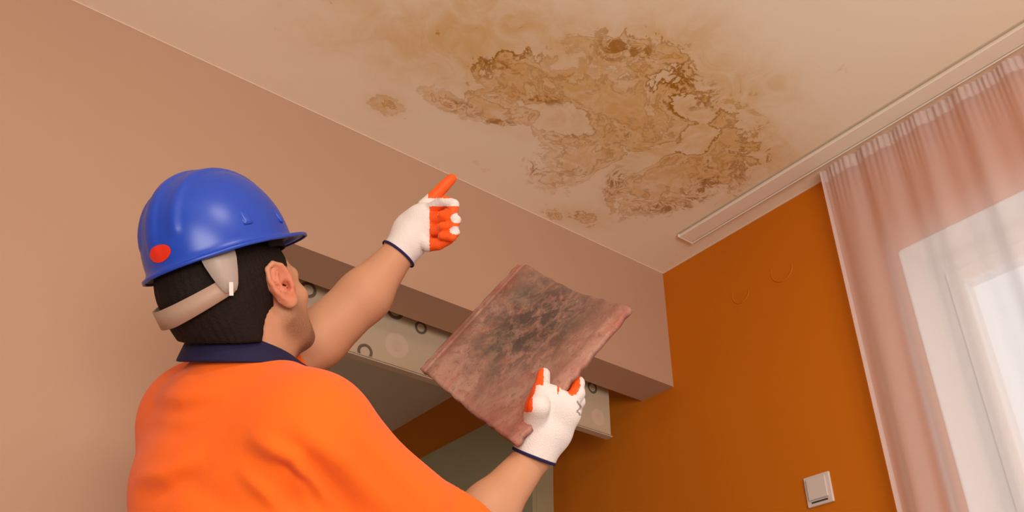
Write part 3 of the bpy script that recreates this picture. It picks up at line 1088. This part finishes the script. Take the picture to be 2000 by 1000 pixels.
def glove_left():
    c = P(830, 440, 1.72)
    v = Vol(c - .16, c + .16, .0022)
    ld = unit(P(845, 415, 1.73) - P(785, 490, 1.70)); wd = unit(P(850, 490, 1.70) - P(800, 425, 1.72)); nd = unit(np.cross(ld, wd))
    v.cap(P(777, 497, 1.70), P(800, 470, 1.71), .0355, .033, .01)
    v.ell(P(822, 440, 1.722), (ld, wd, nd), (.052, .041, .023), .015)
    v.cap(P(800, 470, 1.71), P(820, 445, 1.72), .031, .030, .02)
    v.ell(P(840, 425, 1.715), (ld, wd, nd), (.030, .038, .021), .012)
    ch = lambda L, r: v.chain([P(*q) for q in L], r, .0018)
    ch([(828, 402, 1.735), (846, 386, 1.74), (866, 365, 1.745), (882, 349, 1.75)], [.0135, .0125, .0115, .0100])
    ch([(842, 408, 1.710), (868, 394, 1.69), (886, 400, 1.68), (884, 417, 1.675), (864, 420, 1.680)], [.0125, .0118, .0108, .0096, .0090])
    ch([(848, 428, 1.700), (874, 424, 1.68), (890, 430, 1.670), (886, 442, 1.666), (864, 442, 1.670)], [.0120, .0112, .0102, .0092, .0088])
    ch([(850, 450, 1.695), (872, 450, 1.675), (888, 454, 1.667), (882, 463, 1.662), (864, 461, 1.667)], [.0115, .0105, .0098, .009, .0085])
    ch([(812, 462, 1.70), (836, 478, 1.69), (856, 477, 1.682), (876, 468, 1.676)], [.0175, .0135, .0115, .010])
    v.plane(P(777, 497, 1.70), -unit(P(800, 470, 1.71) - P(777, 497, 1.70)))
    V, Q = v.mesh(); V = smooth_mesh(V, Q, 1, .4)
    pd = .88 * RT + .25 * DN - .35 * FW

    def mf(C, n):
        pj = proj(C)
        orange = ((n @ (FW * -.8 + RT * .6)) > -.2) & (pj[:, 0] > 839) & (pj[:, 1] > 403)
        orange |= (pj[:, 1] < 387) & (pj[:, 0] > 836)
        white = np.hypot((pj[:, 0] - 893) / 13, (pj[:, 1] - 426) / 10) < 1
        white |= np.hypot((pj[:, 0] - 891) / 13, (pj[:, 1] - 450) / 8) < 1
        white |= (pj[:, 1] > 387) & (pj[:, 1] < 403) & (pj[:, 0] > 840)
        return (orange & ~white).astype(int)
    o = sdf_obj('glove', V, Q, [M_glove, M_rubber], person, mf)
    tag(o, 'white knit glove with orange palm, pointing its index finger')
    band(o, P(778, 496, 1.70), unit(P(800, 470, 1.71) - P(777, 497, 1.70)), .0372)


def band(parent, c, ax, r):
    a1 = unit(np.cross(ax, Z)); a2 = np.cross(ax, a1)
    V = []; F = []; n = 48; m = 8
    for i in range(n):
        a = 2 * math.pi * i / n; d = a1 * math.cos(a) + a2 * math.sin(a)
        for j in range(m):
            b = 2 * math.pi * j / m
            V.append(c + d * (r + .0012 * math.cos(b)) + ax * .0026 * math.sin(b))
    for i in range(n):
        for j in range(m): F.append((i * m + j, i * m + (j + 1) % m, ((i + 1) % n) * m + (j + 1) % m, ((i + 1) % n) * m + j))
    tag(mesh_obj('cuff_edge', V, F, M_cuff, parent, True), 'navy blue cuff edging')


def glove_right():
    c = P(1075, 815, 1.50)
    v = Vol(c - .16, c + .16, .0022)
    ch = lambda L, r: v.chain([P(*q) for q in L], r, .006)
    w0 = P(1043, 891, 1.494); w1 = P(1058, 850, 1.50)
    v.cap(w0, w1, .0385, .037, .01)
    ld = unit(P(1085, 780, 1.50) - P(1055, 850, 1.50)); wd = unit(P(1130, 812, 1.50) - P(1020, 795, 1.50)); nd = unit(np.cross(ld, wd))
    v.ell(P(1073, 818, 1.50), (ld, wd, nd), (.055, .045, .024), .015)
    v.ell(P(1095, 795, 1.50), (ld, wd, nd), (.028, .037, .020), .012)
    # thumb lies over the face of the tile
    ch([(1045, 830, 1.49), (1052, 795, TH[0]), (1058, 762, TH[1]), (1062, 731, TH[2])], [.022, .0180, .0145, .0115])
    # fingers bend round behind the edge
    ch([(1108, 795, 1.50), (1127, 768, 1.51), (1128, 748, 1.53), (1108, 742, 1.575), (1085, 740, 1.60)], [.0150, .0130, .0115, .0105, .010])
    ch([(1112, 803, 1.505), (1128, 784, 1.535), (1124, 768, 1.56), (1100, 760, 1.60), (1080, 760, 1.62)], [.0150, .0125, .0115, .0105, .010])
    ch([(1108, 812, 1.51), (1122, 800, 1.55), (1114, 786, 1.58), (1092, 778, 1.615), (1072, 780, 1.63)], [.0150, .0125, .0115, .0105, .010])
    ch([(1100, 825, 1.515), (1110, 816, 1.55), (1100, 804, 1.58), (1080, 798, 1.605), (1064, 800, 1.62)], [.0135, .0115, .0105, .0095, .009])
    v.plane(w0, -unit(w1 - w0))
    V, Q = v.mesh(); V = smooth_mesh(V, Q, 1, .4)

    def mf(C, n):
        pj = proj(C)
        o = ((n @ -RT) > .55) & (pj[:, 1] < 805)
        o |= (pj[:, 1] < 772) & (pj[:, 0] > 1088) & (((n @ (-.8 * RT - .5 * DN)) > .1) | (pj[:, 2] > 1.535))
        o |= (pj[:, 1] < 752) & (pj[:, 0] < 1062)
        o |= ((n @ FW) > .5) & (pj[:, 1] < 850)
        o = o.astype(int)
        o[(np.abs(pj[:, 0] - 1131 - 3 * np.sin(pj[:, 1] * .35)) < 2.2) & (pj[:, 1] > 783) & (pj[:, 1] < 812) & ((n @ FW) < .2)] = 2
        return o
    o = sdf_obj('glove', V, Q, [M_glove, M_rubber, M_print], person, mf)
    tag(o, 'white knit glove with orange fingertips, gripping the roof tile')
    band(o, w0, unit(w1 - w0), .0385)
    # small grey print on the back of the glove near the knuckles
    pr = [P(1133, 787, 1.50), P(1128, 800, 1.495), P(1131, 812, 1.495)]


TH = [1.49, 1.49, 1.49]
# depth of the tile plane at the thumb, so the thumb lies on the tile's face
def tile_depth(px, py):
    A, B, C, D = TC
    n = unit(np.cross(B - A, D - A)); r = (px - 1000) / FPX * RT + (py - 500) / FPX * DN + FW
    return ((A - EYE) @ n) / (r @ n)


print('tile depth at thumb', tile_depth(1055, 760), tile_depth(1100, 760))
TH = [tile_depth(1052, 795) - .03, tile_depth(1058, 762) - .024, tile_depth(1062, 731) - .020]
glove_left()
glove_right()


# ================================================================== HARD HAT
def hat():
    r = empty('hard_hat', HC + .06 * hu)
    tag(r, "glossy blue plastic hard hat on the man's head with an oval red sticker", 'hard hat')
    C0 = hd(-.022, .004, .084)
    ra, rs, ru = .125, .102, .138
    na, nt_ = 144, 40

    def pt(a, t, extra=0.0):
        # a azimuth from the front, t 0 apex .. 1 rim
        ph = t * math.pi / 2
        q = math.sin(ph) ** .92; h = math.cos(ph) ** .95 if t < 1 else 0
        f = ra * q * math.cos(a); s = rs * q * math.sin(a)
        rib = 0
        w0 = abs(s)
        rib += .0045 * math.exp(-(w0 / .012) ** 4) * min(1, h * 3)
        for sc in (.040,):
            rib += .0032 * math.exp(-((w0 - sc) / .007) ** 4) * min(1, h * 2.4) * (1 if q < .97 else 0)
        nrm = unit(np.array([f / ra ** 2, s / rs ** 2, h * ru / ru ** 2]) + 1e-9)
        g = np.array([f, s, h * ru]) + nrm * (rib + extra)
        return C0 + g[0] * hf + g[1] * hs + g[2] * hu
    V = []; F = []
    for j in range(nt_ + 1):
        t = max(j / nt_, .002)
        for i in range(na): V.append(pt(2 * math.pi * i / na, t))
    rim = len(V) - na
    # rain gutter lip and peak
    for (k, (o_, d_)) in enumerate(((.001, -.004), (.003, -.007), (.006, -.007), (.0075, -.008), (.0075, -.012), (.004, -.013))):
        for i in range(na):
            a = 2 * math.pi * i / na; c_ = math.cos(a)
            pk = max(0, c_ - .25) / .75
            ext = (.040 * pk ** 1.1) * (0 if k == 0 else .45 if k == 1 else 1)
            rear = max(0, -c_ - .3) * .006
            rr = o_ + ext + rear
            f = (ra + rr) * c_; s = (rs + o_ + ext * .25) * math.sin(a)
            g = d_ + .12 * ext - rear * .6
            V.append(C0 + f * hf + s * hs + g * hu)
    for j in range(nt_ + 6):
        for i in range(na):
            F.append((j * na + i, j * na + (i + 1) % na, (j + 1) * na + (i + 1) % na, (j + 1) * na + i))
    F.append(tuple(range(na)))
    o = mesh_obj('shell', V, F, M_helmet, r, True)
    sd = o.modifiers.new('thick', 'SOLIDIFY'); sd.thickness = .0028; sd.offset = -1
    # side slot bosses
    for s in (1, -1):
        for a_, t_ in ((1.05, .88), (1.75, .86)):
            c = pt(s * a_, t_); nrm = unit(c - C0)
            up = unit(hu - nrm * (hu @ nrm)); sd_ = np.cross(nrm, up)
            VV = []
            for (x, y, z) in ((-1, -1, 0), (1, -1, 0), (1, 1, 0), (-1, 1, 0), (-.7, -.8, 1), (.7, -.8, 1), (.7, .8, 1), (-.7, .8, 1)):
                VV.append(c + sd_ * x * .009 + up * y * .014 + nrm * (z * .005 - .003))
            q = mesh_obj('slot_boss', VV, [(0, 3, 2, 1), (4, 5, 6, 7), (0, 1, 5, 4), (1, 2, 6, 5), (2, 3, 7, 6), (3, 0, 4, 7)], M_helmet, r, True)
            md = q.modifiers.new('b', 'BEVEL'); md.width = .003; md.segments = 3
    # sticker: project an oval onto the shell
    st_az, st_t = STK
    VV = []; FF = []; n = 32
    base = len(VV)
    for k in range(5):
        for i in range(n):
            b = 2 * math.pi * i / n; q = k / 4
            VV.append(pt(st_az + q * .19 * math.cos(b), st_t + q * .055 * math.sin(b), .0008))
    for k in range(4):
        for i in range(n): FF.append((k * n + i, k * n + (i + 1) % n, (k + 1) * n + (i + 1) % n, (k + 1) * n + i))
    tag(mesh_obj('sticker', VV, FF, M_red, r, True), 'red oval sticker')

    # suspension: strips on an ellipsoid just outside the hair
    def strip(name, path, mt, off=.004, thick=.0025, ex=None):
        VV = []; FF = []
        n = len(path)
        for (a, u, w_) in path:
            for sg in (-1, 1):
                uu = u + sg * w_ / 2 if ex is None else u
                aa = a if ex is None else a + sg * w_ / 2
                kk = math.sqrt(max(.25, 1 - ((uu - .036) / .16) ** 2))
                rf = (.120 + off) * kk; rs_ = (.090 + off) * kk
                for th_ in (0, thick):
                    VV.append(hd(-.032 + (rf + th_) * math.cos(a if ex is None else aa), (rs_ + th_) * math.sin(a if ex is None else aa), uu))
        for i in range(n - 1):
            b_ = i * 4; c_ = b_ + 4
            for p_, q_ in ((0, 1), (1, 3), (3, 2), (2, 0)): FF.append((b_ + p_, b_ + q_, c_ + q_, c_ + p_))
        FF.append((0, 1, 3, 2)); e_ = (n - 1) * 4; FF.append((e_, e_ + 2, e_ + 3, e_ + 1))
        return mesh_obj(name, VV, FF, mt, r, True)
    pi = math.pi
    pth = []
    for i in range(41):
        a = pi + (i - 20) / 20 * 1.04
        e_ = abs(i - 20) / 20
        u = .006 + .018 * e_ ** 1.8
        pth.append((a, u, .027 + .004 * (1 - e_)))
    hb = strip('headband', pth, M_band, .004)
    tag(hb, 'beige plastic headband round the nape')
    for s in (1,):
        p2 = [(s * (pi - .99), u, w_) for u, w_ in ((.012, .14), (.020, .22), (.030, .28), (.042, .34), (.060, .42), (.076, .46))]
        strip('side_tab', p2, M_gray, .006, .003, 1)
        c = hd(-.032 + .126 * math.cos(pi - .99), .098 * s * math.sin(pi - .99), .016)
        nr = unit(c - hd(-.032, 0, .016)); up = unit(hu + .4 * hf); up = unit(up - nr * (up @ nr)); sx = np.cross(nr, up)
        VV = [c + sx * x * .003 + up * y * .010 + nr * (z * .004) for (x, y, z) in ((-1, -1, 0), (1, -1, 0), (1, 1, 0), (-1, 1, 0), (-1, -1, 1), (1, -1, 1), (1, 1, 1), (-1, 1, 1))]
        q = mesh_obj('buckle', VV, [(0, 3, 2, 1), (4, 5, 6, 7), (0, 1, 5, 4), (1, 2, 6, 5), (2, 3, 7, 6), (3, 0, 4, 7)], M_switch, r, False)
    # brow pad inside the front
    pth = [((i - 20) / 20 * 1.35, .075, .020) for i in range(41)]
    strip('sweatband', pth, M_black, .004)


STK = (math.pi - .12, .93)
hat()
